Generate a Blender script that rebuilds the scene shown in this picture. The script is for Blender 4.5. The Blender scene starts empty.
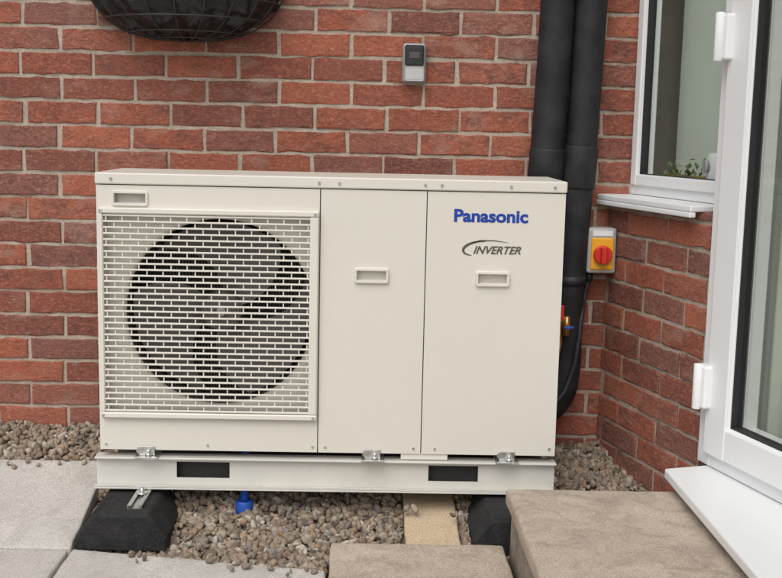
import bpy, bmesh, math, random
import numpy as np
from math import sin, cos, pi, radians
from mathutils import Matrix, Vector, noise as mnoise
random.seed(7); rng=np.random.default_rng(7)
sc=bpy.context.scene
sc.view_settings.view_transform='Standard'; sc.view_settings.look='None'; sc.view_settings.exposure=0

# ------------------------------------------------------------- materials
def new_mat(name):
    m=bpy.data.materials.new(name); m.use_nodes=True
    nt=m.node_tree; b=nt.nodes['Principled BSDF']; return m,nt,b
def N(nt,t,**kw):
    n=nt.nodes.new(t)
    for k,v in kw.items():
        if k in n.inputs: n.inputs[k].default_value=v
        else: setattr(n,k,v)
    return n
def ramp(nt,stops,interp='LINEAR'):
    r=nt.nodes.new('ShaderNodeValToRGB'); r.color_ramp.interpolation=interp
    el=r.color_ramp.elements
    while len(el)<len(stops): el.new(0.5)
    for e,(p,c) in zip(el,stops):
        e.position=p; e.color=(c[0],c[1],c[2],1) if hasattr(c,'__len__') else (c,c,c,1)
    return r
def mixc(nt,a,b,f,mode='MIX'):
    m=nt.nodes.new('ShaderNodeMix'); m.data_type='RGBA'; m.blend_type=mode
    for sock,v in ((m.inputs[0],f),(m.inputs[6],a),(m.inputs[7],b)):
        if hasattr(v,'links') or hasattr(v,'is_linked'): nt.links.new(v,sock)
        elif isinstance(v,(tuple,list)): sock.default_value=(*v[:3],1)
        else: sock.default_value=v
    return m.outputs[2]
def noise(nt,scale,detail=5,rough=.6,vec=None,dist=0):
    n=N(nt,'ShaderNodeTexNoise',Scale=scale,Detail=detail,Roughness=rough,Distortion=dist)
    if vec is not None: nt.links.new(vec,n.inputs['Vector'])
    return n.outputs['Fac']
def objco(nt,scale=(1,1,1)):
    t=nt.nodes.new('ShaderNodeTexCoord'); m=nt.nodes.new('ShaderNodeMapping')
    m.inputs['Scale'].default_value=scale; nt.links.new(t.outputs['Object'],m.inputs['Vector'])
    return m.outputs['Vector']
def bump(nt,b,h,strength=.3,dist=.002):
    n=N(nt,'ShaderNodeBump',Strength=strength,Distance=dist); nt.links.new(h,n.inputs['Height'])
    nt.links.new(n.outputs['Normal'],b.inputs['Normal']); return n
def simple(name,col,rough=.5,metal=0,var=.06,nscale=8,bstr=.0,bscale=200,spec=.5,dirt=None):
    m,nt,b=new_mat(name); v=objco(nt)
    n=noise(nt,nscale,3,.6,v)
    r=ramp(nt,[(.3,[c*(1-var) for c in col]),(.7,[min(1,c*(1+var)) for c in col])]); nt.links.new(n,r.inputs[0])
    out=r.outputs[0]
    if dirt:
        n2=noise(nt,3.0,7,.75,v); r2=ramp(nt,[(.5,0),(.8,dirt[1])]); nt.links.new(n2,r2.inputs[0])
        out=mixc(nt,out,dirt[0],r2.outputs[0])
    nt.links.new(out,b.inputs['Base Color'])
    rr=ramp(nt,[(.3,max(0,rough-.04)),(.7,min(1,rough+.04))]); nt.links.new(n,rr.inputs[0])
    nt.links.new(rr.outputs[0],b.inputs['Roughness'])
    b.inputs['Metallic'].default_value=metal; b.inputs['Specular IOR Level'].default_value=spec
    if bstr: bump(nt,b,noise(nt,bscale,3,.6,v),bstr,.001)
    return m

def brick_material():
    m,nt,b=new_mat('red_brick')
    at=N(nt,'ShaderNodeAttribute',attribute_name='rnd'); sep=nt.nodes.new('ShaderNodeSeparateColor'); nt.links.new(at.outputs['Color'],sep.inputs[0])
    tc=nt.nodes.new('ShaderNodeTexCoord'); add=N(nt,'ShaderNodeVectorMath',operation='ADD'); sc_=N(nt,'ShaderNodeVectorMath',operation='SCALE')
    nt.links.new(at.outputs['Color'],sc_.inputs[0]); sc_.inputs['Scale'].default_value=9
    nt.links.new(tc.outputs['Object'],add.inputs[0]); nt.links.new(sc_.outputs[0],add.inputs[1])
    mp=nt.nodes.new('ShaderNodeMapping'); mp.inputs['Scale'].default_value=(1,1,1.8); nt.links.new(add.outputs[0],mp.inputs[0]); V=mp.outputs[0]
    base=ramp(nt,[(0,(.22,.090,.068)),(.18,(.31,.102,.068)),(.42,(.385,.120,.073)),(.68,(.43,.142,.086)),(.86,(.34,.130,.092)),(1,(.26,.118,.092))])
    nt.links.new(sep.outputs[0],base.inputs[0])
    n1=noise(nt,13,6,.72,V,.8); r1=ramp(nt,[(.44,0),(.64,.78)]); nt.links.new(n1,r1.inputs[0])
    k=N(nt,'ShaderNodeMath',operation='MULTIPLY'); nt.links.new(r1.outputs[0],k.inputs[0])
    k2=ramp(nt,[(0,.2),(1,1)]); nt.links.new(sep.outputs[1],k2.inputs[0]); nt.links.new(k2.outputs[0],k.inputs[1])
    c1=mixc(nt,base.outputs[0],(.145,.072,.060),k.outputs[0])
    n2=noise(nt,70,5,.75,V); r2=ramp(nt,[(.52,0),(.72,.7)]); nt.links.new(n2,r2.inputs[0])
    c2=mixc(nt,c1,(.53,.285,.20),r2.outputs[0])
    r5=ramp(nt,[(.28,.8),(.43,0)]); nt.links.new(n2,r5.inputs[0])
    c2=mixc(nt,c2,(.12,.058,.048),r5.outputs[0])
    n3=noise(nt,7,3,.6,V); r3=ramp(nt,[(.56,0),(.8,.55)]); nt.links.new(n3,r3.inputs[0])
    c3=mixc(nt,c2,(.47,.34,.27),r3.outputs[0])
    n4=noise(nt,240,2,.7,V); r4=ramp(nt,[(.3,.60),(.7,1.3)]); nt.links.new(n4,r4.inputs[0])
    c4=mixc(nt,c3,r4.outputs[0],1.0,'MULTIPLY')
    # broad weathering over the whole wall
    n6=noise(nt,1.3,4,.6,tc.outputs['Object']); r6=ramp(nt,[(.3,.86),(.7,1.12)]); nt.links.new(n6,r6.inputs[0])
    c4=mixc(nt,c4,r6.outputs[0],1.0,'MULTIPLY')
    nt.links.new(c4,b.inputs['Base Color']); b.inputs['Roughness'].default_value=.92; b.inputs['Specular IOR Level'].default_value=.2
    mh=N(nt,'ShaderNodeMath',operation='ADD'); nt.links.new(n1,mh.inputs[0]); nt.links.new(n2,mh.inputs[1])
    bump(nt,b,mh.outputs[0],.9,.005)
    return m
def grain(name,cA,cB,cStain,s1=4,stain=.5,fine=250,rough=.9,bs=.4,speck=(.25,.22,.2)):
    m,nt,b=new_mat(name); v=objco(nt)
    n1=noise(nt,s1,7,.7,v,.3); r=ramp(nt,[(.35,cA),(.65,cB)]); nt.links.new(n1,r.inputs[0])
    n2=noise(nt,s1*2.3,8,.75,v,.8); r2=ramp(nt,[(.46,0),(.68,stain)]); nt.links.new(n2,r2.inputs[0])
    c=mixc(nt,r.outputs[0],cStain,r2.outputs[0])
    n3=noise(nt,fine,3,.7,v); r3=ramp(nt,[(.3,.68),(.7,1.24)]); nt.links.new(n3,r3.inputs[0])
    c=mixc(nt,c,r3.outputs[0],1.0,'MULTIPLY')
    n5=noise(nt,60,5,.8,v); r5=ramp(nt,[(.58,0),(.70,.7)]); nt.links.new(n5,r5.inputs[0])
    c=mixc(nt,c,speck,r5.outputs[0])
    nt.links.new(c,b.inputs['Base Color']); b.inputs['Roughness'].default_value=rough; b.inputs['Specular IOR Level'].default_value=.25
    mh=N(nt,'ShaderNodeMath',operation='ADD'); nt.links.new(n3,mh.inputs[0]); nt.links.new(n5,mh.inputs[1])
    bump(nt,b,mh.outputs[0],bs,.003)
    return m
M={}
M['brick']=brick_material()
M['mortar']=grain('mortar',(.43,.35,.275),(.54,.45,.37),(.33,.27,.21),10,.6,300,.95,.6)
M['concrete']=grain('concrete',(.50,.47,.43),(.60,.57,.52),(.38,.35,.31),2.8,.65,230,.9,.5,(.37,.34,.30))
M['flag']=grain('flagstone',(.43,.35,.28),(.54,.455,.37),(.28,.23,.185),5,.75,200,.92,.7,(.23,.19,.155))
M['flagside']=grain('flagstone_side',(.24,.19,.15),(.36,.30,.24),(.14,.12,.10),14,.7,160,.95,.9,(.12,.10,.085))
M['sand']=grain('sandstone',(.52,.40,.26),(.58,.46,.32),(.42,.33,.23),6,.4,220,.92,.4,(.35,.27,.18))
M['soil']=grain('gravel_bed',(.13,.10,.072),(.20,.155,.115),(.08,.065,.05),20,.7,150,.95,.9)
M['cream']=simple('off_white_powder_coat',(.695,.662,.588),.38,0,.012,3,.05,700,.5,dirt=((.58,.55,.475),.25))
M['cream2']=simple('off_white_plastic',(.71,.675,.602),.42,0,.02,6)
M['rail']=simple('coated_steel',(.645,.625,.57),.42,.05,.03,14,.08,300,.5,dirt=((.49,.47,.42),.35))
M['dark']=simple('dark_interior',(.035,.032,.03),.7,0,.2,10)
M['fan']=simple('fan_grey',(.075,.069,.065),.5,0,.1,10)
M['blade']=simple('fan_blade_grey',(.125,.116,.110),.45,0,.1,10)
M['seam']=simple('seam_shadow_gap',(.12,.11,.095),.8,0,.1)
M['foam']=simple('black_foam_insulation',(.019,.019,.021),.66,0,.4,12,.6,260,.35,dirt=((.05,.048,.045),.5))
M['rubber']=grain('recycled_rubber',(.018,.018,.019),(.035,.034,.034),(.06,.058,.055),12,.4,180,.85,1.0,(.075,.072,.07))
M['zinc']=simple('zinc_plated_steel',(.62,.62,.60),.33,.9,.15,30,.1,200)
M['upvc']=simple('white_upvc',(.78,.79,.785),.34,0,.006,2,0)
M['seal']=simple('black_gasket',(.02,.02,.02),.6)
M['blue']=simple('brand_blue',(.008,.045,.33),.4)
M['ink']=simple('grey_ink',(.09,.075,.06),.5)
M['red']=simple('red_plastic',(.62,.03,.02),.35)
M['yellow']=simple('yellow_plastic',(.85,.42,.02),.4)
M['greyp']=simple('grey_plastic',(.42,.42,.40),.45)
M['silver']=simple('silver_plastic',(.30,.30,.30),.35,.2)
M['lightp']=simple('light_plastic',(.47,.47,.46),.4)
M['black']=simple('black_plastic',(.02,.02,.022),.3)
M['cableb']=simple('cable_black',(.025,.025,.027),.5)
M['bluep']=simple('blue_plastic',(.02,.09,.42),.4)
M['brass']=simple('brass',(.55,.36,.13),.35,.9,.1)
M['liner']=simple('black_liner',(.012,.012,.013),.42,0,.4,15,.8,30)
M['wire']=simple('coated_wire',(.03,.03,.028),.45)
M['room']=simple('room_plaster',(.56,.60,.52),.8,0,.04,1.2)
M['pale_sheet']=simple('pale_brightening_sheet',(.62,.66,.58),.9,0,.05,1.5)  # pale colour of the sheet added to brighten the window
M['curtain']=simple('curtain_fabric',(.38,.40,.34),.9,0,.12,5)
M['roomfloor']=simple('room_floor',(.35,.34,.30),.5,0,.1,3)
M['leaf']=simple('leaf_green',(.12,.17,.08),.5,0,.4,40)
def glassmat():
    m=bpy.data.materials.new('window_glass'); m.use_nodes=True; nt=m.node_tree; nt.nodes.clear()
    o=N(nt,'ShaderNodeOutputMaterial'); t=N(nt,'ShaderNodeBsdfTransparent'); t.inputs[0].default_value=(.93,.96,.94,1)
    g=N(nt,'ShaderNodeBsdfGlossy'); g.inputs['Roughness'].default_value=.01; g.inputs[0].default_value=(.95,.95,.95,1)
    lw=N(nt,'ShaderNodeLayerWeight'); lw.inputs[0].default_value=.5
    p=N(nt,'ShaderNodeMath',operation='POWER'); nt.links.new(lw.outputs['Facing'],p.inputs[0]); p.inputs[1].default_value=5
    ma=N(nt,'ShaderNodeMath',operation='MULTIPLY_ADD'); nt.links.new(p.outputs[0],ma.inputs[0]); ma.inputs[1].default_value=.92; ma.inputs[2].default_value=.08
    mx=N(nt,'ShaderNodeMixShader')
    nt.links.new(ma.outputs[0],mx.inputs[0]); nt.links.new(t.outputs[0],mx.inputs[1]); nt.links.new(g.outputs[0],mx.inputs[2]); nt.links.new(mx.outputs[0],o.inputs[0])
    return m
M['glass']=glassmat()
def stonemat():
    m,nt,b=new_mat('gravel_stone')
    at=N(nt,'ShaderNodeAttribute',attribute_name='rnd'); sep=nt.nodes.new('ShaderNodeSeparateColor'); nt.links.new(at.outputs['Color'],sep.inputs[0])
    r=ramp(nt,[(0,(.13,.10,.075)),(.2,(.24,.178,.125)),(.4,(.33,.25,.18)),(.55,(.20,.165,.138)),(.7,(.38,.31,.235)),(.83,(.29,.195,.125)),(.94,(.50,.45,.38)),(1,(.18,.165,.15))])
    nt.links.new(sep.outputs[0],r.inputs[0]); v=objco(nt)
    r4=ramp(nt,[(.3,.62),(.7,1.2)]); n=noise(nt,120,4,.7,v); nt.links.new(n,r4.inputs[0])
    nt.links.new(mixc(nt,r.outputs[0],r4.outputs[0],1.0,'MULTIPLY'),b.inputs['Base Color']); b.inputs['Roughness'].default_value=.8
    bump(nt,b,n,.5,.002); return m
M['stone']=stonemat()

# ------------------------------------------------------------- helpers
def empty(name,loc=(0,0,0),rotz=0):
    e=bpy.data.objects.new(name,None); e.location=loc; e.rotation_euler=(0,0,rotz); e.empty_display_size=.1
    sc.collection.objects.link(e); return e
def mkobj(name,verts,faces,mat,parent=None,smooth=False):
    me=bpy.data.meshes.new(name); me.from_pydata([tuple(v) for v in verts],[],[tuple(f) for f in faces]); me.update()
    if smooth: me.polygons.foreach_set('use_smooth',[True]*len(me.polygons))
    o=bpy.data.objects.new(name,me); me.materials.append(M[mat]); sc.collection.objects.link(o)
    if parent: o.parent=parent
    return o
def bm_obj(name,bm,mat,parent=None,smooth=False):
    bmesh.ops.recalc_face_normals(bm,faces=bm.faces)
    me=bpy.data.meshes.new(name); bm.to_mesh(me); bm.free()
    if smooth: me.polygons.foreach_set('use_smooth',[True]*len(me.polygons))
    o=bpy.data.objects.new(name,me); me.materials.append(M[mat]); sc.collection.objects.link(o)
    if parent: o.parent=parent
    return o
def add_box(bm,x0,x1,y0,y1,z0,z1):
    v=[bm.verts.new(p) for p in ((x0,y0,z0),(x1,y0,z0),(x1,y1,z0),(x0,y1,z0),(x0,y0,z1),(x1,y0,z1),(x1,y1,z1),(x0,y1,z1))]
    return [bm.faces.new([v[i] for i in f]) for f in ((0,3,2,1),(4,5,6,7),(0,1,5,4),(1,2,6,5),(2,3,7,6),(3,0,4,7))]
def box(name,x0,x1,y0,y1,z0,z1,mat,parent=None,bev=0,seg=2):
    bm=bmesh.new(); add_box(bm,x0,x1,y0,y1,z0,z1)
    if bev: bmesh.ops.bevel(bm,geom=bm.edges[:],offset=bev,segments=seg,profile=.5,affect='EDGES')
    return bm_obj(name,bm,mat,parent)
def boxes(name,lst,mat,parent=None,bev=0):
    bm=bmesh.new()
    for b in lst: add_box(bm,*b)
    if bev: bmesh.ops.bevel(bm,geom=bm.edges[:],offset=bev,segments=1,profile=.5,affect='EDGES')
    return bm_obj(name,bm,mat,parent)
def cyl(name,p0,p1,r,mat,parent=None,seg=24,r2=None,bev=0):
    p0=Vector(p0);p1=Vector(p1); d=p1-p0; bm=bmesh.new()
    bmesh.ops.create_cone(bm,cap_ends=True,segments=seg,radius1=r,radius2=r if r2 is None else r2,depth=d.length)
    if bev:
        es=[e for e in bm.edges if abs(e.verts[0].co.z-e.verts[1].co.z)<1e-6]
        bmesh.ops.bevel(bm,geom=es,offset=bev,segments=2,profile=.5,affect='EDGES')
    bmesh.ops.transform(bm,matrix=Matrix.Translation((p0+p1)/2)@d.to_track_quat('Z','Y').to_matrix().to_4x4(),verts=bm.verts)
    o=bm_obj(name,bm,mat,parent)
    for p in o.data.polygons: p.use_smooth=len(p.vertices)==4
    return o
def tube(name,pts,r,mat,parent=None,cyclic=False,res=6):
    cu=bpy.data.curves.new(name,'CURVE'); cu.dimensions='3D'; cu.bevel_depth=r; cu.bevel_resolution=res; cu.use_fill_caps=True
    s=cu.splines.new('BEZIER'); s.bezier_points.add(len(pts)-1); s.use_cyclic_u=cyclic; s.resolution_u=10
    for bp,p in zip(s.bezier_points,pts):
        bp.co=p; bp.handle_left_type=bp.handle_right_type='AUTO'
    o=bpy.data.objects.new(name,cu); cu.materials.append(M[mat]); sc.collection.objects.link(o)
    dg=bpy.context.evaluated_depsgraph_get(); me=bpy.data.meshes.new_from_object(o.evaluated_get(dg)); me.name=name
    bpy.data.objects.remove(o); o=bpy.data.objects.new(name,me); sc.collection.objects.link(o)
    for p in me.polygons: p.use_smooth=True
    if parent: o.parent=parent
    return o
def panel(name,xs,zs,holes,y,depth,mat,parent,floor=True,thick=0):
    for h in holes: xs=xs+[h[0],h[1]]; zs=zs+[h[2],h[3]]
    xs=sorted(set(xs)); zs=sorted(set(zs)); bm=bmesh.new()
    def q(*p): bm.faces.new([bm.verts.new(a) for a in p])
    for i in range(len(xs)-1):
        for j in range(len(zs)-1):
            cx=(xs[i]+xs[i+1])/2; cz=(zs[j]+zs[j+1])/2
            if any(h[0]<cx<h[1] and h[2]<cz<h[3] for h in holes): continue
            q((xs[i],y,zs[j]),(xs[i+1],y,zs[j]),(xs[i+1],y,zs[j+1]),(xs[i],y,zs[j+1]))
    for a,b_,c,d in holes:
        yy=y+depth
        q((a,y,c),(a,yy,c),(a,yy,d),(a,y,d)); q((b_,y,c),(b_,yy,c),(b_,yy,d),(b_,y,d))
        q((a,y,c),(b_,y,c),(b_,yy,c),(a,yy,c)); q((a,y,d),(b_,y,d),(b_,yy,d),(a,yy,d))
        if floor: q((a,yy,c),(b_,yy,c),(b_,yy,d),(a,yy,d))
    t=.01
    x0,x1,z0,z1=xs[0],xs[-1],zs[0],zs[-1]
    for p in (((x0,y,z0),(x0,y+t,z0),(x0,y+t,z1),(x0,y,z1)),((x1,y,z0),(x1,y+t,z0),(x1,y+t,z1),(x1,y,z1)),
              ((x0,y,z0),(x1,y,z0),(x1,y+t,z0),(x0,y+t,z0)),((x0,y,z1),(x1,y,z1),(x1,y+t,z1),(x0,y+t,z1))): q(*p)
    bmesh.ops.remove_doubles(bm,verts=bm.verts,dist=1e-5)
    me=bpy.data.meshes.new(name); bm.to_mesh(me); bm.free(); o=bpy.data.objects.new(name,me); me.materials.append(M[mat])
    sc.collection.objects.link(o); o.parent=parent; return o
def rring(name,x0,x1,z0,z1,r,w,y0,y1,mat,parent,seg=6):
    def loop(x0,x1,z0,z1,r):
        out=[]
        for cx,cz,a0 in ((x1-r,z1-r,0),(x0+r,z1-r,90),(x0+r,z0+r,180),(x1-r,z0+r,270)):
            for k in range(seg+1):
                a=radians(a0+90*k/seg); out.append((cx+r*cos(a),cz+r*sin(a)))
        return out
    A=loop(x0,x1,z0,z1,r); B=loop(x0+w*.3,x1-w*.3,z0+w*.3,z1-w*.3,max(r-w*.3,.001)); C=loop(x0+w*.8,x1-w*.8,z0+w*.8,z1-w*.8,max(r-w*.8,.001)); D=loop(x0+w,x1-w,z0+w,z1-w,max(r-w,.001))
    n=len(A); vs=[(p[0],y1,p[1]) for p in A]+[(p[0],y0,p[1]) for p in B]+[(p[0],y0,p[1]) for p in C]+[(p[0],y1,p[1]) for p in D]
    fs=[]
    for l in range(3):
        for i in range(n): fs.append((l*n+i,l*n+(i+1)%n,(l+1)*n+(i+1)%n,(l+1)*n+i))
    return mkobj(name,vs,fs,mat,parent)

def brickwork(name,segs,parent,seed=1):
    r=np.random.default_rng(seed); V=[];F=[];C=[];base=0
    BW,BH,J=.225,.075,.0115; nu,nz=12,6
    for (O,U,Nn,u0,u1,z0,z1,ph) in segs:
        O=np.array(O,float);U=np.array(U,float);Nn=np.array(Nn,float)
        k0=int(math.floor(z0/BH)); k1=int(math.ceil(z1/BH))
        for k in range(k0,k1):
            za=max(z0,k*BH+J/2); zb=min(z1,(k+1)*BH-J/2)
            if zb-za<.012: continue
            off=ph+(.5*BW if k%2 else 0)+r.normal(0,.004)
            i0=int(math.floor((u0-off)/BW))-1; i1=int(math.ceil((u1-off)/BW))+1
            for i in range(i0,i1):
                ua=max(u0,off+i*BW+J/2+r.normal(0,.0015)); ub=min(u1,off+(i+1)*BW-J/2+r.normal(0,.0015))
                if ub-ua<.015: continue
                b=.0025
                us=np.concatenate([[ua,ua],np.linspace(ua+b,ub-b,nu-4),[ub,ub]])
                dz=r.normal(0,.0010,2)
                zs=np.concatenate([[za+dz[0]]*2,np.linspace(za+b,zb-b,nz-4+0),[zb+dz[1]]*2])
                UU,ZZ=np.meshgrid(us,zs,indexing='ij'); n0,n1=UU.shape
                H=np.zeros_like(UU)+r.normal(0,.0012)
                H+=r.normal(0,.0006,UU.shape); tilt=r.normal(0,.008); H+=tilt*(UU-(ua+ub)/2)*.5
                H[1,:]-=.002;H[-2,:]-=.002;H[:,1]-=.002;H[:,-2]-=.002
                H[0,:]=H[-1,:]=-.016; H[:,0]=H[:,-1]=-.016
                w=.0017
                UU=UU+r.normal(0,w,UU.shape); ZZ=ZZ+r.normal(0,w,ZZ.shape)
                UU[0,:]=UU[1,:];UU[-1,:]=UU[-2,:];ZZ[:,0]=ZZ[:,1];ZZ[:,-1]=ZZ[:,-2]
                P=O+UU[...,None]*U+ZZ[...,None]*np.array([0,0,1.])+H[...,None]*Nn
                V.append(P.reshape(-1,3)); idx=np.arange(n0*n1).reshape(n0,n1)+base
                F.append(np.stack([idx[:-1,:-1],idx[1:,:-1],idx[1:,1:],idx[:-1,1:]],-1).reshape(-1,4))
                C.append(np.tile(np.append(r.random(3),1.),(n0*n1,1))); base+=n0*n1
    V=np.concatenate(V);F=np.concatenate(F);C=np.concatenate(C)
    return fast_mesh(name,V,F,C,'brick',parent,False)
def fast_mesh(name,V,F,C,mat,parent,smooth):
    me=bpy.data.meshes.new(name); k=F.shape[1]
    me.vertices.add(len(V)); me.vertices.foreach_set('co',V.astype(np.float32).ravel())
    me.loops.add(F.size); me.loops.foreach_set('vertex_index',F.astype(np.int32).ravel())
    me.polygons.add(len(F)); me.polygons.foreach_set('loop_start',np.arange(0,F.size,k,dtype=np.int32))
    try: me.polygons.foreach_set('loop_total',np.full(len(F),k,dtype=np.int32))
    except Exception: pass
    me.update(calc_edges=True); me.validate()
    me.polygons.foreach_set('use_smooth',np.full(len(F),smooth))
    a=me.color_attributes.new('rnd','FLOAT_COLOR','POINT'); a.data.foreach_set('color',C.astype(np.float32).ravel())
    me.materials.append(M[mat]); o=bpy.data.objects.new(name,me); sc.collection.objects.link(o)
    if parent: o.parent=parent
    return o

# ------------------------------------------------------------- house
house=empty('brick_house')
TH=radians(16); CX=.86
E=(sin(TH),-cos(TH),0); NO=(-cos(TH),-sin(TH),0)
L1=.60
brickwork('brickwork',[
    ((0,0,0),(1,0,0),(0,-1,0),-3.4,.935,-.075,2.7,.035),
    ((CX,0,0),E,NO,0.0,L1,-.075,.925,.02),
    ((CX,0,0),E,NO,L1,3.2,-.075,.222,.02)],house)
bm=bmesh.new(); add_box(bm,-3.4,.945,.0050,.25,-.1,2.7); bm_obj('mortar_bed',bm,'mortar',house)
side=empty('side_bay',(CX,0,0),TH-pi/2); side.parent=house
box('bay_mortar',0.0,L1,.0050,.12,-.1,.923,'mortar',side)
box('bay_mortar_low',L1+.002,3.2,.0050,.12,-.1,.22,'mortar',side)
box('window_sill',-.004,.535,-.038,.09,.927,.945,'upvc',side,.004)
box('window_sill_nose',-.004,.535,-.0405,-.020,.912,.9265,'upvc',side,.003)
def frame(prefix,s0,s1,z0,z1,w,y0,y1,par,mat='upvc',bev=.004,wb=None):
    wb=wb or w
    box(prefix+'_left',s0,s0+w,y0,y1,z0,z1,mat,par,bev); box(prefix+'_right',s1-w,s1,y0,y1,z0,z1,mat,par,bev)
    box(prefix+'_bottom',s0+w-.001,s1-w+.001,y0+.001,y1,z0,z0+wb,mat,par,bev); box(prefix+'_top',s0+w-.001,s1-w+.001,y0+.001,y1,z1-w,z1,mat,par,bev)
def pane(name,s0,s1,y,z0,z1,par): return mkobj(name,[(s0,y,z0),(s1,y,z0),(s1,y,z1),(s0,y,z1)],[(0,1,2,3)],'glass',par)
win=empty('window'); win.parent=side
frame('outer_frame',-.0,.60,.946,2.3,.035,.068,.13,win)
frame('sash',.028,.572,.976,2.26,.034,.058,.12,win)
frame('glazing_bead',.058,.542,1.006,2.23,.006,.072,.1,win,'seal',.001)
pane('glass_pane',.062,.538,.090,1.010,2.226,win)
door=empty('glazed_door'); door.parent=side
S0=L1
frame('door_frame',S0,S0+1.06,.252,2.34,.058,-.012,.10,door,wb=.05)
frame('leaf',S0+.05,S0+1.01,.292,2.30,.095,-.03,.07,door,wb=.085)
frame('leaf_bead',S0+.135,S0+.925,.367,2.215,.014,-.022,.03,door,bev=.004)
frame('gasket',S0+.147,S0+.913,.379,2.203,.006,-.016,.02,door,'seal',.001)
pane('glass_pane',S0+.152,S0+.908,.000,.384,2.198,door)
for z in (.415,1.325,2.1):
    box('hinge',S0+.018,S0+.074,-.052,-.010,z,z+.115,'upvc',door,.006,3)
    cyl('hinge_pin',(S0+.046,-.055,z-.004),(S0+.046,-.055,z+.119),.012,'upvc',door,bev=.003)
box('door_handle_plate',S0+.955,S0+.985,-.042,-.03,1.2,1.42,'upvc',door,.004)
box('door_handle',S0+.85,S0+.975,-.085,-.068,1.32,1.34,'upvc',door,.006)
# interior
room=empty('interior_room'); room.parent=side
box('room_wall',-.3,2.6,.95,1.0,-.1,2.7,'room',room)
box('room_partition',.62,.64,.14,.9,.2,2.6,'room',room)
box('room_back',-.36,-.30,.13,1.0,.2,2.7,'room',room)
box('room_floor',-.3,2.6,.14,.95,.15,.25,'roomfloor',room)
box('inner_window_board',.0,.60,.135,.30,.965,.99,'upvc',room,.004)
box('roof_slab',-.3,3.2,.02,1.2,2.7,2.8,'room',room)
box('wall_over_door',0.0,3.2,.02,.12,2.35,2.7,'room',room)
box('wall_beyond_door',S0+1.062,3.2,.02,.12,.22,2.35,'room',room)
box('window_brightening_sheet',.0,.60,.235,.238,.992,2.3,'pale_sheet',room)  # added pale sheet, catches daylight so the window does not look dark
vs=[];fs=[];nc=160
for i in range(nc+1):
    s=S0+.10+.92*i/nc; d=.12+.016*sin(i*.55)+.008*sin(i*1.27+1)
    vs+=[(s,d,.30),(s,d+.004*sin(i*.9),2.3)]
for i in range(nc): fs.append((2*i,2*i+2,2*i+3,2*i+1))
mkobj('curtain',vs,fs,'curtain',room,True)
pl=empty('window_plant'); pl.parent=room
bm=bmesh.new()
for i in range(60):
    cx=.16+random.uniform(-.10,.09); cy=.175+random.uniform(-.025,.03); cz=1.0+abs(random.gauss(0,.022))
    L=random.uniform(.012,.03); a=random.uniform(0,2*pi); el=random.uniform(.1,1.2)
    d=Vector((cos(a)*cos(el),sin(a)*cos(el),sin(el))); s=d.cross(Vector((0,0,1))).normalized()*L*.3; p=Vector((cx,cy,cz))
    bm.faces.new([bm.verts.new(v) for v in (p,p+d*L*.5+s,p+d*L,p+d*L*.5-s)])
me=bpy.data.meshes.new('leaves'); bm.to_mesh(me); bm.free(); o=bpy.data.objects.new('leaves',me); me.materials.append(M['leaf']); sc.collection.objects.link(o); o.parent=pl
box('trough',.06,.26,.155,.205,.990,1.012,'brass',pl,.003)
cyl('air_freshener',(.345,.165,.99),(.345,.165,1.085),.032,'upvc',room,bev=.012)
cyl('air_freshener_disc',(.335,.124,1.045),(.338,.134,1.045),.019,'greyp',room)
# threshold
vs=[(.905,-.655),(1.038,-.615),(1.55,-2.40),(.905,-2.40)]
bm=bmesh.new(); lo=[bm.verts.new((x,y,.2235)) for x,y in vs]; hi=[bm.verts.new((x,y,.2505)) for x,y in vs]
bm.faces.new(lo[::-1]);bm.faces.new(hi)
for i in range(4): bm.faces.new((lo[i],lo[(i+1)%4],hi[(i+1)%4],hi[i]))
bmesh.ops.bevel(bm,geom=bm.edges[:],offset=.005,segments=2,profile=.5,affect='EDGES')
bm_obj('door_threshold',bm,'upvc',house)

# ------------------------------------------------------------- heat pump
hp=empty('heat_pump')
YF=-.47; YB=-.15; XL=-.6415; XR=.6415; Z0=.224; Z1=1.0
box('body',-.028,XR-.003,YF+.0125,YB,Z0+.004,.99,'cream',hp)
boxes('fan_housing',[(XL+.002,XL+.006,YF+.012,YB,Z0+.003,.99),(XL+.006,-.029,YB-.004,YB,Z0+.004,.989),(XL+.006,-.029,YF+.03,YB-.005,Z0+.004,Z0+.01),(XL+.006,-.029,YF+.03,YB-.005,.96,.988)],'cream',hp)
panel('fan_panel',[XL,-.0325],[Z0,.9665],[(XL+.020,-.048,.338,.893),(-.598,-.502,.911,.951)],YF,.012,'cream',hp,floor=False)
panel('centre_panel',[-.0295,.2595],[Z0,.9665],[(.071,.153,.717,.745)],YF,.014,'cream',hp)
panel('service_panel',[.2625,XR],[Z0,.9665],[(.407,.488,.714,.742)],YF,.014,'cream',hp)
box('seam_backing',XL+.012,XR-.01,YF+.0115,YF+.0122,.957,.99,'seam',hp)
box('seam_backing_1',-.034,-.028,YF+.008,YF+.0105,Z0+.01,.96,'seam',hp); box('seam_backing_2',.259,.263,YF+.008,YF+.0105,Z0+.01,.96,'seam',hp)
box('vent_recess',-.60,-.50,YF+.018,YF+.022,.909,.953,'cream',hp)
rring('vent_rim',-.602,-.498,.908,.954,.010,.011,YF-.006,YF+.004,'cream2',hp)
rring('handle_rim',.062,.162,.708,.754,.010,.011,YF-.009,YF+.004,'cream2',hp)
rring('handle_rim',.398,.497,.705,.751,.010,.011,YF-.009,YF+.004,'cream2',hp)
box('lid',XL-.003,XR+.003,YF-.005,YB+.003,.969,Z1,'cream',hp,.004,3)
for x in (-.60,-.035,.02,.255,.30,.49,.61):
    cyl('lid_screw',(x,YF-.0085,.984),(x,YF-.004,.984),.004,'zinc',hp,12)
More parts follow.
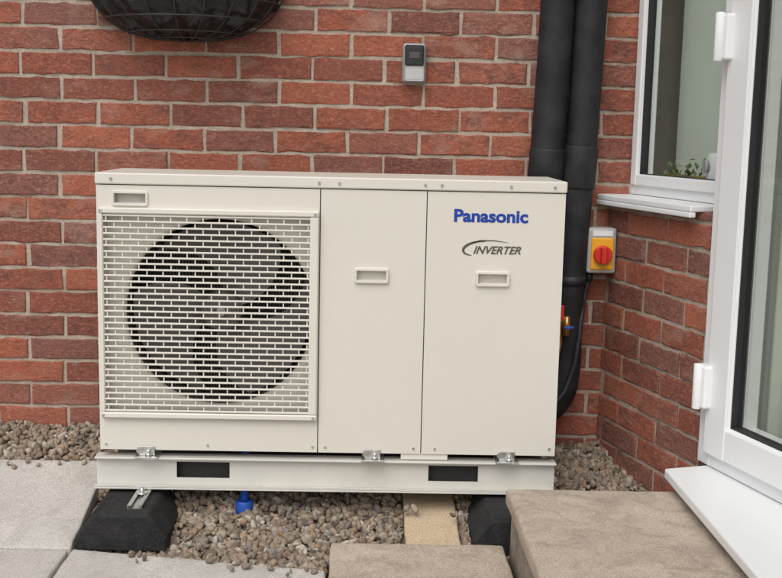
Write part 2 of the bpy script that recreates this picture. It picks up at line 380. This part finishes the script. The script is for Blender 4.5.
for x,z in ((-.625,.24),(-.34,.24),(-.045,.24),(.625,.245),(.30,.24),(-.01,.24),(.24,.24)):
    cyl('panel_screw',(x,YF-.003,z),(x,YF+.001,z),.0035,'zinc',hp,10)
FX,FZ,FR=-.309,.614,.262
bx0,bx1,bz0,bz1=XL+.008,-.036,.318,.909
n=96; vs=[];fs=[]
yp=YF+.026
for i in range(n):
    a=2*pi*i/n; c,s=cos(a),sin(a)
    t=min(((bx1-FX)/c if c>1e-9 else (bx0-FX)/c if c<-1e-9 else 9),((bz1-FZ)/s if s>1e-9 else (bz0-FZ)/s if s<-1e-9 else 9))
    vs+=[(FX+t*c,yp,FZ+t*s),(FX+(FR+.012)*c,yp,FZ+(FR+.012)*s),(FX+(FR+.003)*c,yp+.004,FZ+(FR+.003)*s),(FX+FR*c,yp+.014,FZ+FR*s)]
for i in range(n):
    j=(i+1)%n
    for k in range(3): fs.append((i*4+k,j*4+k,j*4+k+1,i*4+k+1))
mkobj('fan_shroud',vs,fs,'cream2',hp,True)
vs=[];fs=[]
for i in range(n):
    a=2*pi*i/n; vs+=[(FX+FR*cos(a),yp+.0145,FZ+FR*sin(a)),(FX+(FR-.004)*cos(a),yp+.13,FZ+(FR-.004)*sin(a))]
for i in range(n): j=(i+1)%n; fs.append((2*i,2*j,2*j+1,2*i+1))
mkobj('fan_duct',vs,fs,'fan',hp,True)
box('heat_exchanger',FX-.3,FX+.27,yp+.14,yp+.15,.3,.93,'dark',hp)
boxes('heat_exchanger_fins',[(FX-.27+i*.009,FX-.27+i*.009+.003,yp+.132,yp+.139,.34,.89) for i in range(60)],'fan',hp)
cyl('fan_hub',(FX,yp+.03,FZ),(FX,yp+.09,FZ),.058,'blade',hp,40,bev=.008)
cyl('fan_hub_cap',(FX,yp+.020,FZ),(FX,yp+.0295,FZ),.014,'zinc',hp,24,bev=.003)
for b_ in range(3):
    vs=[];fs=[]; nr,na=9,15
    for i in range(nr):
        rr=.055+(FR-.067)*i/(nr-1); sweep=.55*(i/(nr-1))**1.5
        for j in range(na):
            a=b_*2*pi/3+.3+sweep+(j/(na-1))*(1.35+.25*i/(nr-1))
            vs.append((FX+rr*cos(a),yp+.034+.06*(j/(na-1)),FZ+rr*sin(a)))
    for i in range(nr-1):
        for j in range(na-1): fs.append((i*na+j,i*na+j+1,(i+1)*na+j+1,(i+1)*na+j))
    mkobj('fan_blade',vs,fs,'blade',hp,True)
gx0,gx1,gz0,gz1=XL+.010,-.040,.327,.902
yg0,yg1=YF-.014,YF-.006
rows=33; ph=(gz1-gz0-.030)/rows; lst=[]
zb=gz0+.013
for i in range(rows+1):
    z=zb+i*ph; lst.append((gx0+.010,gx1-.010,yg0,yg1,z-.0024,z+.0024))
boxes('grille_slats',lst,'cream2',hp,.0010)
lst=[]; pitch=.044; ncol=int((gx1-gx0)/pitch)
for i in range(rows):
    z=zb+i*ph+.0025; off=(pitch/2 if i%2 else 0)
    for k in range(ncol+1):
        x=gx0+.018+off+k*pitch
        if x<gx1-.014: lst.append((x-.0015,x+.0015,yg0+.0022,yg1-.001,z,z+ph-.0050))
boxes('grille_ribs',lst,'cream2',hp)
boxes('grille_frame',[(gx0-.002,gx1+.006,yg0-.004,YF+.002,gz1-.012,gz1+.004),(gx0-.002,gx1+.006,yg0-.004,YF+.002,gz0-.008,gz0+.008),
      (gx0-.002,gx0+.010,yg0-.003,YF+.0015,gz0+.0085,gz1-.0125),(gx1-.018,gx1+.006,yg0-.003,YF+.0015,gz0+.0085,gz1-.0125)],'cream2',hp,.003)
for x,z in ((gx0+.004,gz1-.004),(gx1-.004,gz1-.004),(gx0+.004,gz0),(gx1-.004,gz0)):
    cyl('grille_screw',(x,yg0-.006,z),(x,yg0-.003,z),.004,'zinc',hp,10)
def text(name,body,x0,x1,zb,hcap,mat,shear=0,off=0.0,y=YF-.0006):
    cu=bpy.data.curves.new(name,'FONT'); cu.body=body; cu.size=1; cu.shear=shear; cu.offset=off; cu.extrude=.02; cu.resolution_u=6
    o=bpy.data.objects.new(name,cu); sc.collection.objects.link(o); bpy.context.view_layer.update()
    dg=bpy.context.evaluated_depsgraph_get(); me=bpy.data.meshes.new_from_object(o.evaluated_get(dg)); bpy.data.objects.remove(o)
    co=np.zeros(len(me.vertices)*3); me.vertices.foreach_get('co',co); co=co.reshape(-1,3)
    mn=co.min(0);mx=co.max(0); sx=(x1-x0)/(mx[0]-mn[0]); sz=hcap/(mx[1]-mn[1])
    out=np.stack([x0+(co[:,0]-mn[0])*sx, y+co[:,2]*.02, zb+(co[:,1]-mn[1])*sz],1)
    me.vertices.foreach_set('co',out.ravel()); me.update(); me.materials.clear(); me.materials.append(M[mat])
    ob=bpy.data.objects.new(name,me); sc.collection.objects.link(ob); ob.parent=hp; return ob
text('brand_lettering','Panasonic',.336,.540,.884,.036,'blue',0,.034)
text('inverter_lettering','INVERTER',.392,.524,.797,.022,'ink',.35,.024)
def ribbon(name,pts,ws,mat):
    vs=[];fs=[]
    for i,(p,w) in enumerate(zip(pts,ws)):
        a=pts[max(0,i-1)];b_=pts[min(len(pts)-1,i+1)]; d=Vector((b_[0]-a[0],b_[1]-a[1])).normalized(); nx,nz=-d.y,d.x
        vs+=[(p[0]+nx*w,YF-.0009,p[1]+nz*w),(p[0]-nx*w,YF-.0009,p[1]-nz*w)]
    for i in range(len(pts)-1): fs.append((2*i,2*i+1,2*i+3,2*i+2))
    mkobj(name,vs,fs,mat,hp)
pts=[];ws_=[]
for i in range(25):
    a=radians(62+ (245-62)*i/24); pts.append((.405+.036*cos(a)*1.15,.812+.019*sin(a)+.15*(.036*cos(a)))); ws_.append(.0032*sin(pi*(i+1)/26)+.0004)
ribbon('swoosh',pts,ws_,'ink')
ribbon('swoosh_tail',[(.383,.826),(.41,.834),(.45,.8345),(.49,.829)],[.0004,.0018,.0013,.0003],'ink')
box('cable_cover',.205,.338,YF+.004,YF+.03,.2055,.2235,'cream2',hp,.002)

# ------------------------------------------------------------- support rails
rl=empty('support_frame')
for (ya,sgn,nm) in ((-.478,1,'front'),(-.150,-1,'rear')):
    yw=ya+.020*sgn
    bm=bmesh.new()
    for (a,b_,c,d) in ((-.655,-.43,.119,.197),(-.28,.285,.119,.197),(.427,.645,.119,.197),(-.43,-.28,.119,.140),(-.43,-.28,.187,.197),(.285,.427,.119,.140),(.285,.427,.187,.197)):
        add_box(bm,a,b_,min(yw,yw+.004*sgn),max(yw,yw+.004*sgn),c,d)
    bm_obj('web_'+nm,bm,'rail',rl)
    box('top_flange_'+nm,-.657,.647,min(ya,yw+.03*sgn),max(ya,yw+.03*sgn),.1975,.203,'rail',rl,.0015)
    box('bottom_flange_'+nm,-.657,.647,min(ya-.008*sgn,yw+.03*sgn),max(ya-.008*sgn,yw+.03*sgn),.113,.1185,'rail',rl,.0015)
    box('bottom_lip_'+nm,-.657,.647,min(ya-.008*sgn,ya-.005*sgn),max(ya-.008*sgn,ya-.005*sgn),.1188,.127,'rail',rl,.001)
    box('slot_shade_plate_'+nm,-.655,.645,min(yw+.031*sgn,yw+.033*sgn),max(yw+.031*sgn,yw+.033*sgn),.113,.203,'dark',rl)  # dark plate behind the web slots, its colour stands for the shade inside
for x in (-.51,.125,.505):
    box('clamp_plate',x-.032,x+.032,YF-.024,YF+.05,.2035,.2095,'zinc',rl,.001)
    box('clamp_upright',x-.022,x+.022,YF-.0065,YF-.003,.210,.236,'zinc',rl,.001)
    cyl('bolt_head',(x+.006,YF-.014,.2095),(x+.006,YF-.014,.219),.010,'zinc',rl,6)
    cyl('bolt_shank',(x+.006,YF-.014,.219),(x+.006,YF-.014,.228),.005,'zinc',rl,12)
    cyl('washer',(x-.02,YF-.0095,.224),(x-.02,YF-.0065,.224),.009,'zinc',rl,16)

# ------------------------------------------------------------- rubber feet
def foot(x0,x1,ch):
    e=empty('rubber_support_block')
    prof=[(x0,0),(x1,0),(x1,.035),(x1-.045,.098),(x1-.052,.102),(x0+.052,.102),(x0+.045,.098),(x0,.035)]
    ys=[-.652,-.645,-.05,-.04]; ins=[.012,0,0,.012]
    bm=bmesh.new(); rings=[]
    cx=(x0+x1)/2
    for y,i in zip(ys,ins):
        rings.append([bm.verts.new((cx+(x-cx)*(1-i*4),y,z-(i if z>.05 else 0))) for x,z in prof])
    m=len(prof)
    for a,b_ in zip(rings[:-1],rings[1:]):
        for k in range(m): bm.faces.new((a[k],a[(k+1)%m],b_[(k+1)%m],b_[k]))
    bm.faces.new(rings[0]); bm.faces.new(rings[-1][::-1])
    bm_obj('block',bm,'rubber',e)
    c=cx+ch
    boxes('strut_channel',[(c-.020,c+.020,-.618,-.08,.1022,.1045),(c-.020,c-.0175,-.618,-.08,.1047,.112),(c+.0175,c+.020,-.618,-.08,.1047,.112),(c-.0173,c-.009,-.618,-.08,.1097,.112),(c+.009,c+.0173,-.618,-.08,.1097,.112)],'zinc',e)
    for yy in (-.515,-.13):
        cyl('bolt',(c,yy,.106),(c,yy,.128),.007,'zinc',e,6); cyl('washer',(c,yy,.1125),(c,yy,.1155),.016,'zinc',e,20)
    return e
foot(-.668,-.425,.03); foot(.40,.645,.02)

# ------------------------------------------------------------- drain cap
dc=empty('drain_cap'); cyl('cap',(-.24,-.44,.028),(-.24,-.44,.07),.026,'bluep',dc,20,bev=.004); cyl('spout',(-.24,-.44,.07),(-.24,-.40,.223),.012,'bluep',dc,16)

# ------------------------------------------------------------- pipes
pp=empty('insulated_pipe')
tube('pipe_run',[(.668,-.062,2.7),(.666,-.062,2.0),(.660,-.063,1.4),(.650,-.062,1.10),(.645,-.062,.95),(.62,-.07,.80)],.052,'foam',pp,res=8)
cyl('joint_sleeve',(.652,-.063,1.085),(.647,-.062,.985),.056,'foam',pp,32,bev=.008)
pp2=empty('insulated_pipe')
tube('pipe_run',[(.776,-.060,2.7),(.772,-.060,2.0),(.764,-.060,1.4),(.755,-.060,1.10),(.743,-.060,.80),(.735,-.060,.50),(.735,-.062,.40),(.715,-.066,.30),(.66,-.07,.25),(.58,-.07,.24)],.0485,'foam',pp2,res=8)
cyl('joint_sleeve',(.7555,-.060,1.095),(.749,-.060,.96),.053,'foam',pp2,32,bev=.008)
cyl('tape_band',(.739,-.06,.66),(.738,-.06,.69),.0498,'cableb',pp2,32)
vv=empty('isolation_valve')
cyl('valve_body',(.70,-.125,.53),(.70,-.125,.60),.013,'brass',vv); cyl('valve_stem',(.70,-.125,.57),(.70,-.16,.57),.006,'brass',vv)
box('lever_red',.694,.706,-.170,-.162,.565,.610,'red',vv,.003)
tube('valve_pipe',[(.70,-.125,.53),(.70,-.12,.46),(.66,-.16,.42),(.60,-.16,.41)],.009,'brass',vv)
vv2=empty('isolation_valve')
cyl('valve_body',(.722,-.128,.51),(.722,-.128,.57),.011,'brass',vv2); cyl('valve_stem',(.722,-.128,.54),(.722,-.16,.54),.006,'brass',vv2)
box('lever_blue',.706,.738,-.168,-.161,.536,.545,'bluep',vv2,.003)
iso=empty('isolator_switch')
box('enclosure',.785,.875,-.085,-.012,.700,.842,'greyp',iso,.008,3)
box('yellow_plate',.796,.866,-.0895,-.084,.712,.812,'yellow',iso,.004)
cyl('rotary_knob',(.831,-.090,.760),(.831,-.106,.760),.029,'red',iso,28,bev=.003)
box('knob_grip',.822,.840,-.124,-.100,.733,.787,'red',iso,.004)
box('label',.80,.862,-.0862,-.0848,.818,.834,'upvc',iso)
cyl('cable_gland',(.800,-.05,.70),(.800,-.05,.672),.013,'black',iso)
tube('cable',[(.800,-.05,.675),(.790,-.050,.63),(.775,-.085,.56),(.765,-.105,.48),(.745,-.115,.38),(.70,-.13,.30),(.62,-.13,.27)],.0085,'cableb',iso)
ws=empty('wall_sensor')
box('body',.196,.270,-.030,.002,1.275,1.397,'silver',ws,.010,3)
box('fascia',.203,.263,-.0325,-.029,1.282,1.390,'lightp',ws,.006,3)
box('display',.205,.261,-.0345,-.0322,1.328,1.388,'black',ws,.004,3)
box('display_digits',.217,.249,-.0352,-.0342,1.350,1.370,'fan',ws,.001)

# ------------------------------------------------------------- hanging basket
bk=empty('wall_basket')
bc=(-.468,-.012,1.56); RX,RY,RZ=.285,.23,.165
vs=[];fs=[]; na,nb=110,44
for j in range(nb+1):
    ph_=(j/nb)*pi/2
    for i in range(na+1):
        th=pi*i/na
        k=1+.020*sin(9*th+3*ph_)+.015*sin(23*th+7*ph_)
        k+=mnoise.noise(Vector((th*7,ph_*6,1)))*.05+mnoise.noise(Vector((th*22,ph_*16,5)))*.025
        rr=cos(ph_)**.75
        vs.append((bc[0]+RX*rr*cos(th)*k, bc[1]-RY*rr*sin(th)*k, bc[2]-RZ*sin(ph_)*k))
for j in range(nb):
    for i in range(na): fs.append((j*(na+1)+i,j*(na+1)+i+1,(j+1)*(na+1)+i+1,(j+1)*(na+1)+i))
mkobj('liner',vs,fs,'liner',bk,True)
for j in range(0,11):
    th=pi*j/10; P=[]
    for k in range(9):
        f=k/8*pi/2; rr=cos(f)**.75*1.05 if k<8 else 0
        P.append((bc[0]+RX*rr*cos(th),bc[1]-RY*rr*sin(th)-.002,bc[2]-RZ*1.05*sin(f)))
    tube('wire_rib',P,.0022,'wire',bk,res=2)
for f in (0,.35,.7,1.05,1.3):
    rr=cos(f)**.75*1.055
    tube('wire_hoop',[(bc[0]+RX*rr*cos(pi*k/16),bc[1]-RY*rr*sin(pi*k/16)-.002,bc[2]-RZ*1.055*sin(f)) for k in range(17)],.0026,'wire',bk,res=2)
mkobj('compost',[(bc[0]+RX*.96*cos(pi*k/24),bc[1]-RY*.96*sin(pi*k/24),bc[2]-.02) for k in range(25)],[tuple(range(25))],'soil',bk)
bm=bmesh.new()
for i in range(500):
    th=random.uniform(0,pi); r_=math.sqrt(random.random())
    p=Vector((bc[0]+RX*r_*cos(th),bc[1]-RY*r_*sin(th),bc[2]+random.uniform(-.02,.10))); L=random.uniform(.02,.05)
    a=random.uniform(0,2*pi); el=random.uniform(.0,1.4); d=Vector((cos(a)*cos(el),sin(a)*cos(el),sin(el))); s=d.cross(Vector((0,0,1))).normalized()*L*.28
    bm.faces.new([bm.verts.new(v) for v in (p,p+d*L*.5+s,p+d*L,p+d*L*.5-s)])
me=bpy.data.meshes.new('foliage'); bm.to_mesh(me); bm.free(); o=bpy.data.objects.new('foliage',me); me.materials.append(M['leaf']); sc.collection.objects.link(o); o.parent=bk

# ------------------------------------------------------------- ground
def slab(name,poly,mat,th,bev=.006,rag=.0022,cell=.035,xlim=None):
    bm=bmesh.new(); hi=[bm.verts.new(p) for p in poly]; lo=[bm.verts.new((p[0],p[1],p[2]-th)) for p in poly]; n_=len(poly)
    bm.faces.new(hi); bm.faces.new(lo[::-1])
    for i in range(n_): bm.faces.new((lo[i],lo[(i+1)%n_],hi[(i+1)%n_],hi[i]))
    if bev: bmesh.ops.bevel(bm,geom=bm.edges[:],offset=bev,segments=3,profile=.5,affect='EDGES')
    x0=max(min(p[0] for p in poly),-1.3);x1=min(max(p[0] for p in poly),1.3);y0=max(min(p[1] for p in poly),-1.6);y1=max(p[1] for p in poly)
    for ax,a,b_ in ((0,x0,x1),(1,y0,y1)):
        k=a+cell
        while k<b_:
            co=(k,0,0) if ax==0 else (0,k,0); no=(1,0,0) if ax==0 else (0,1,0)
            bmesh.ops.bisect_plane(bm,geom=bm.verts[:]+bm.edges[:]+bm.faces[:],plane_co=co,plane_no=no); k+=cell
    off=random.uniform(0,50)
    for v in bm.verts:
        p=v.co*11+Vector((off,0,0)); p2=v.co*38+Vector((0,off,0))
        d=mnoise.noise_vector(p)*rag*1.3+mnoise.noise_vector(p2)*rag
        v.co+=Vector((d.x,d.y,d.z*.6))
    return bm_obj(name,bm,mat,None,True)
box('ground',-60,60,-60,40,-.30,-.06,'soil')
slab('pavement',[(-.675,-.672,.012),(-.675,-.235,.118),(-3.2,-.235,.118),(-3.2,-.672,.012)],'concrete',.06)
slab('pavement',[(-.680,-.682,.010),(-3.2,-.682,.010),(-3.2,-3.2,-.01),(-.680,-3.2,-.01)],'concrete',.06)
slab('pavement',[(-.670,-.672,.010),(-.670,-3.2,-.01),(.008,-3.2,-.01),(.008,-.795,.010)],'concrete',.06)
slab('stepping_slab',[(.018,-.697,.048),(.018,-1.6,.048),(.475,-1.6,.048),(.475,-.697,.048)],'flag',.06,.008,.003)
slab('stepping_slab',[(.218,-.690,.022),(.368,-.690,.022),(.368,-.20,.085),(.218,-.20,.085)],'sand',.04,.006)
step=empty('stone_step')
o=slab('tread',[(.480,-.688,.200),(.480,-1.62,.200),(1.40,-1.62,.200),(1.0,-.688,.200)],'flag',.045,.009,.003); o.parent=step
o=slab('tread_back',[(.480,-1.628,.200),(.480,-2.4,.200),(1.52,-2.4,.200),(1.38,-1.628,.200)],'flag',.045,.009); o.parent=step
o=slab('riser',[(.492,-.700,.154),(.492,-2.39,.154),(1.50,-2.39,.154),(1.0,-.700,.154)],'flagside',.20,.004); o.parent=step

def gh(x,y):
    t=np.clip((y+.62)/.60,0,1); top=.165-.045*np.clip((x+.6)/1.4,0,1.2)
    return -.014+t*(top+.014)+.006*np.sin(x*9+y*5)+.005*np.sin(x*23-y*17)
gr=empty('gravel')
xs=np.linspace(-3.2,1.1,120); ys=np.linspace(-.85,.02,40); X,Y=np.meshgrid(xs,ys,indexing='ij'); Z=gh(X,Y)-.012
left=(X<-.66)&(Y<-.25); Z=np.where(left,-.07,Z); Z=np.where((Y<-.69),-.045,Z)
V=np.stack([X,Y,Z],-1).reshape(-1,3); idx=np.arange(120*40).reshape(120,40)
F=np.stack([idx[:-1,:-1],idx[1:,:-1],idx[1:,1:],idx[:-1,1:]],-1).reshape(-1,4)
fast_mesh('gravel_bed',V,F,np.full((len(V),4),.3),'soil',gr,True)
bm=bmesh.new(); bmesh.ops.create_icosphere(bm,subdivisions=2,radius=1); bm.verts.ensure_lookup_table()
iv=np.array([v.co[:] for v in bm.verts]); iff=np.array([[v.index for v in f.verts] for f in bm.faces]); bm.free()
def inside(x,y):
    if x<-.668 and y<-.228: return False
    if y<-.66-.195*(x+.67) and x<.02: return False
    if x>.005 and y<-.692: return False
    if .212<x<.374 and y<-.24: return False
    return True
cand=[]
for i in range(26000):
    x=random.uniform(-2.0,1.05); y=random.uniform(-.80,-.004)
    if x<-.75 and y<-.25: continue
    if inside(x,y): cand.append((x,y,None))
cand=cand[:12500]
for i in range(20):
    x=random.uniform(-.55,0.0); cand.append((x,-.67-.195*(x+.67)-abs(random.gauss(0,.025))-.005,.016))
for i in range(26):
    x=random.uniform(-1.3,-.68); y=-.24-abs(random.gauss(0,.025)); cand.append((x,y,.012+(y+.672)*.2426+.006))
for i in range(6): cand.append((random.uniform(.22,.37),random.uniform(-.55,-.3),.07))
n_=len(cand); rad=.0058+.0082*rng.random(n_)**1.4
cx_=np.array([c[0] for c in cand]); cy_=np.array([c[1] for c in cand])
z=gh(cx_,cy_)+rng.uniform(-.009,.006,n_)
for i,c in enumerate(cand):
    if c[2] is not None: z[i]=c[2]+.002; rad[i]*=.75
Vs=[];Fs=[];Cs=[]
q=rng.normal(size=(n_,4)); q/=np.linalg.norm(q,axis=1)[:,None]
for i in range(n_):
    w,a,b_,c=q[i]
    R=np.array([[1-2*(b_*b_+c*c),2*(a*b_-c*w),2*(a*c+b_*w)],[2*(a*b_+c*w),1-2*(a*a+c*c),2*(b_*c-a*w)],[2*(a*c-b_*w),2*(b_*c+a*w),1-2*(a*a+b_*b_)]])
    s=rad[i]*np.array([1.25,1.0,.68])*rng.uniform(.8,1.2,3)
    kk=1+.18*np.sin(iv@(rng.normal(size=(3,))*2.4)+rng.uniform(0,6))+rng.normal(0,.04,len(iv))
    v=(iv*kk[:,None]*s)@R.T+np.array([cx_[i],min(cy_[i],-rad[i]*1.1),z[i]])
    Vs.append(v); Fs.append(iff+i*len(iv)); Cs.append(np.tile([rng.random(),rng.random(),0,1],(len(iv),1)))
fast_mesh('stones',np.concatenate(Vs),np.concatenate(Fs),np.concatenate(Cs),'stone',gr,True)

# ------------------------------------------------------------- world / light
w=bpy.data.worlds.new('World'); sc.world=w; w.use_nodes=True; nt=w.node_tree; bg=nt.nodes['Background']
sky=nt.nodes.new('ShaderNodeTexSky'); sky.sky_type='NISHITA'; sky.sun_disc=False; sky.sun_elevation=radians(52); sky.sun_rotation=radians(200); sky.dust_density=3; sky.air_density=1
hs=nt.nodes.new('ShaderNodeHueSaturation'); hs.inputs['Saturation'].default_value=.38
nt.links.new(sky.outputs[0],hs.inputs['Color']); nt.links.new(hs.outputs[0],bg.inputs['Color']); bg.inputs['Strength'].default_value=.15
sl=bpy.data.lights.new('sun','SUN'); sl.energy=1.4; sl.angle=radians(50); sl.color=(1,.98,.95); so=bpy.data.objects.new('sun',sl); sc.collection.objects.link(so)
az=radians(200); dirv=Vector((sin(az)*cos(radians(52)),cos(az)*cos(radians(52)),sin(radians(52))))
so.rotation_euler=dirv.to_track_quat('Z','Y').to_euler(); so.location=dirv*10

# ------------------------------------------------------------- camera
yaw,pitch,roll=.0207,.1439,.0216
f=Vector((sin(yaw)*cos(pitch),cos(yaw)*cos(pitch),-sin(pitch))); r=Vector((cos(yaw),-sin(yaw),0)); u=r.cross(f)
r2=cos(roll)*r+sin(roll)*u; u2=-sin(roll)*r+cos(roll)*u
cam=bpy.data.cameras.new('camera'); co=bpy.data.objects.new('camera',cam); sc.collection.objects.link(co)
m=Matrix((( r2.x,u2.x,-f.x,.1046),(r2.y,u2.y,-f.y,-3.4841),(r2.z,u2.z,-f.z,1.1314),(0,0,0,1))); co.matrix_world=m
cam.sensor_fit='HORIZONTAL'; cam.sensor_width=36; cam.lens=36*1100/782; cam.clip_end=500; cam.clip_start=.05
sc.camera=co
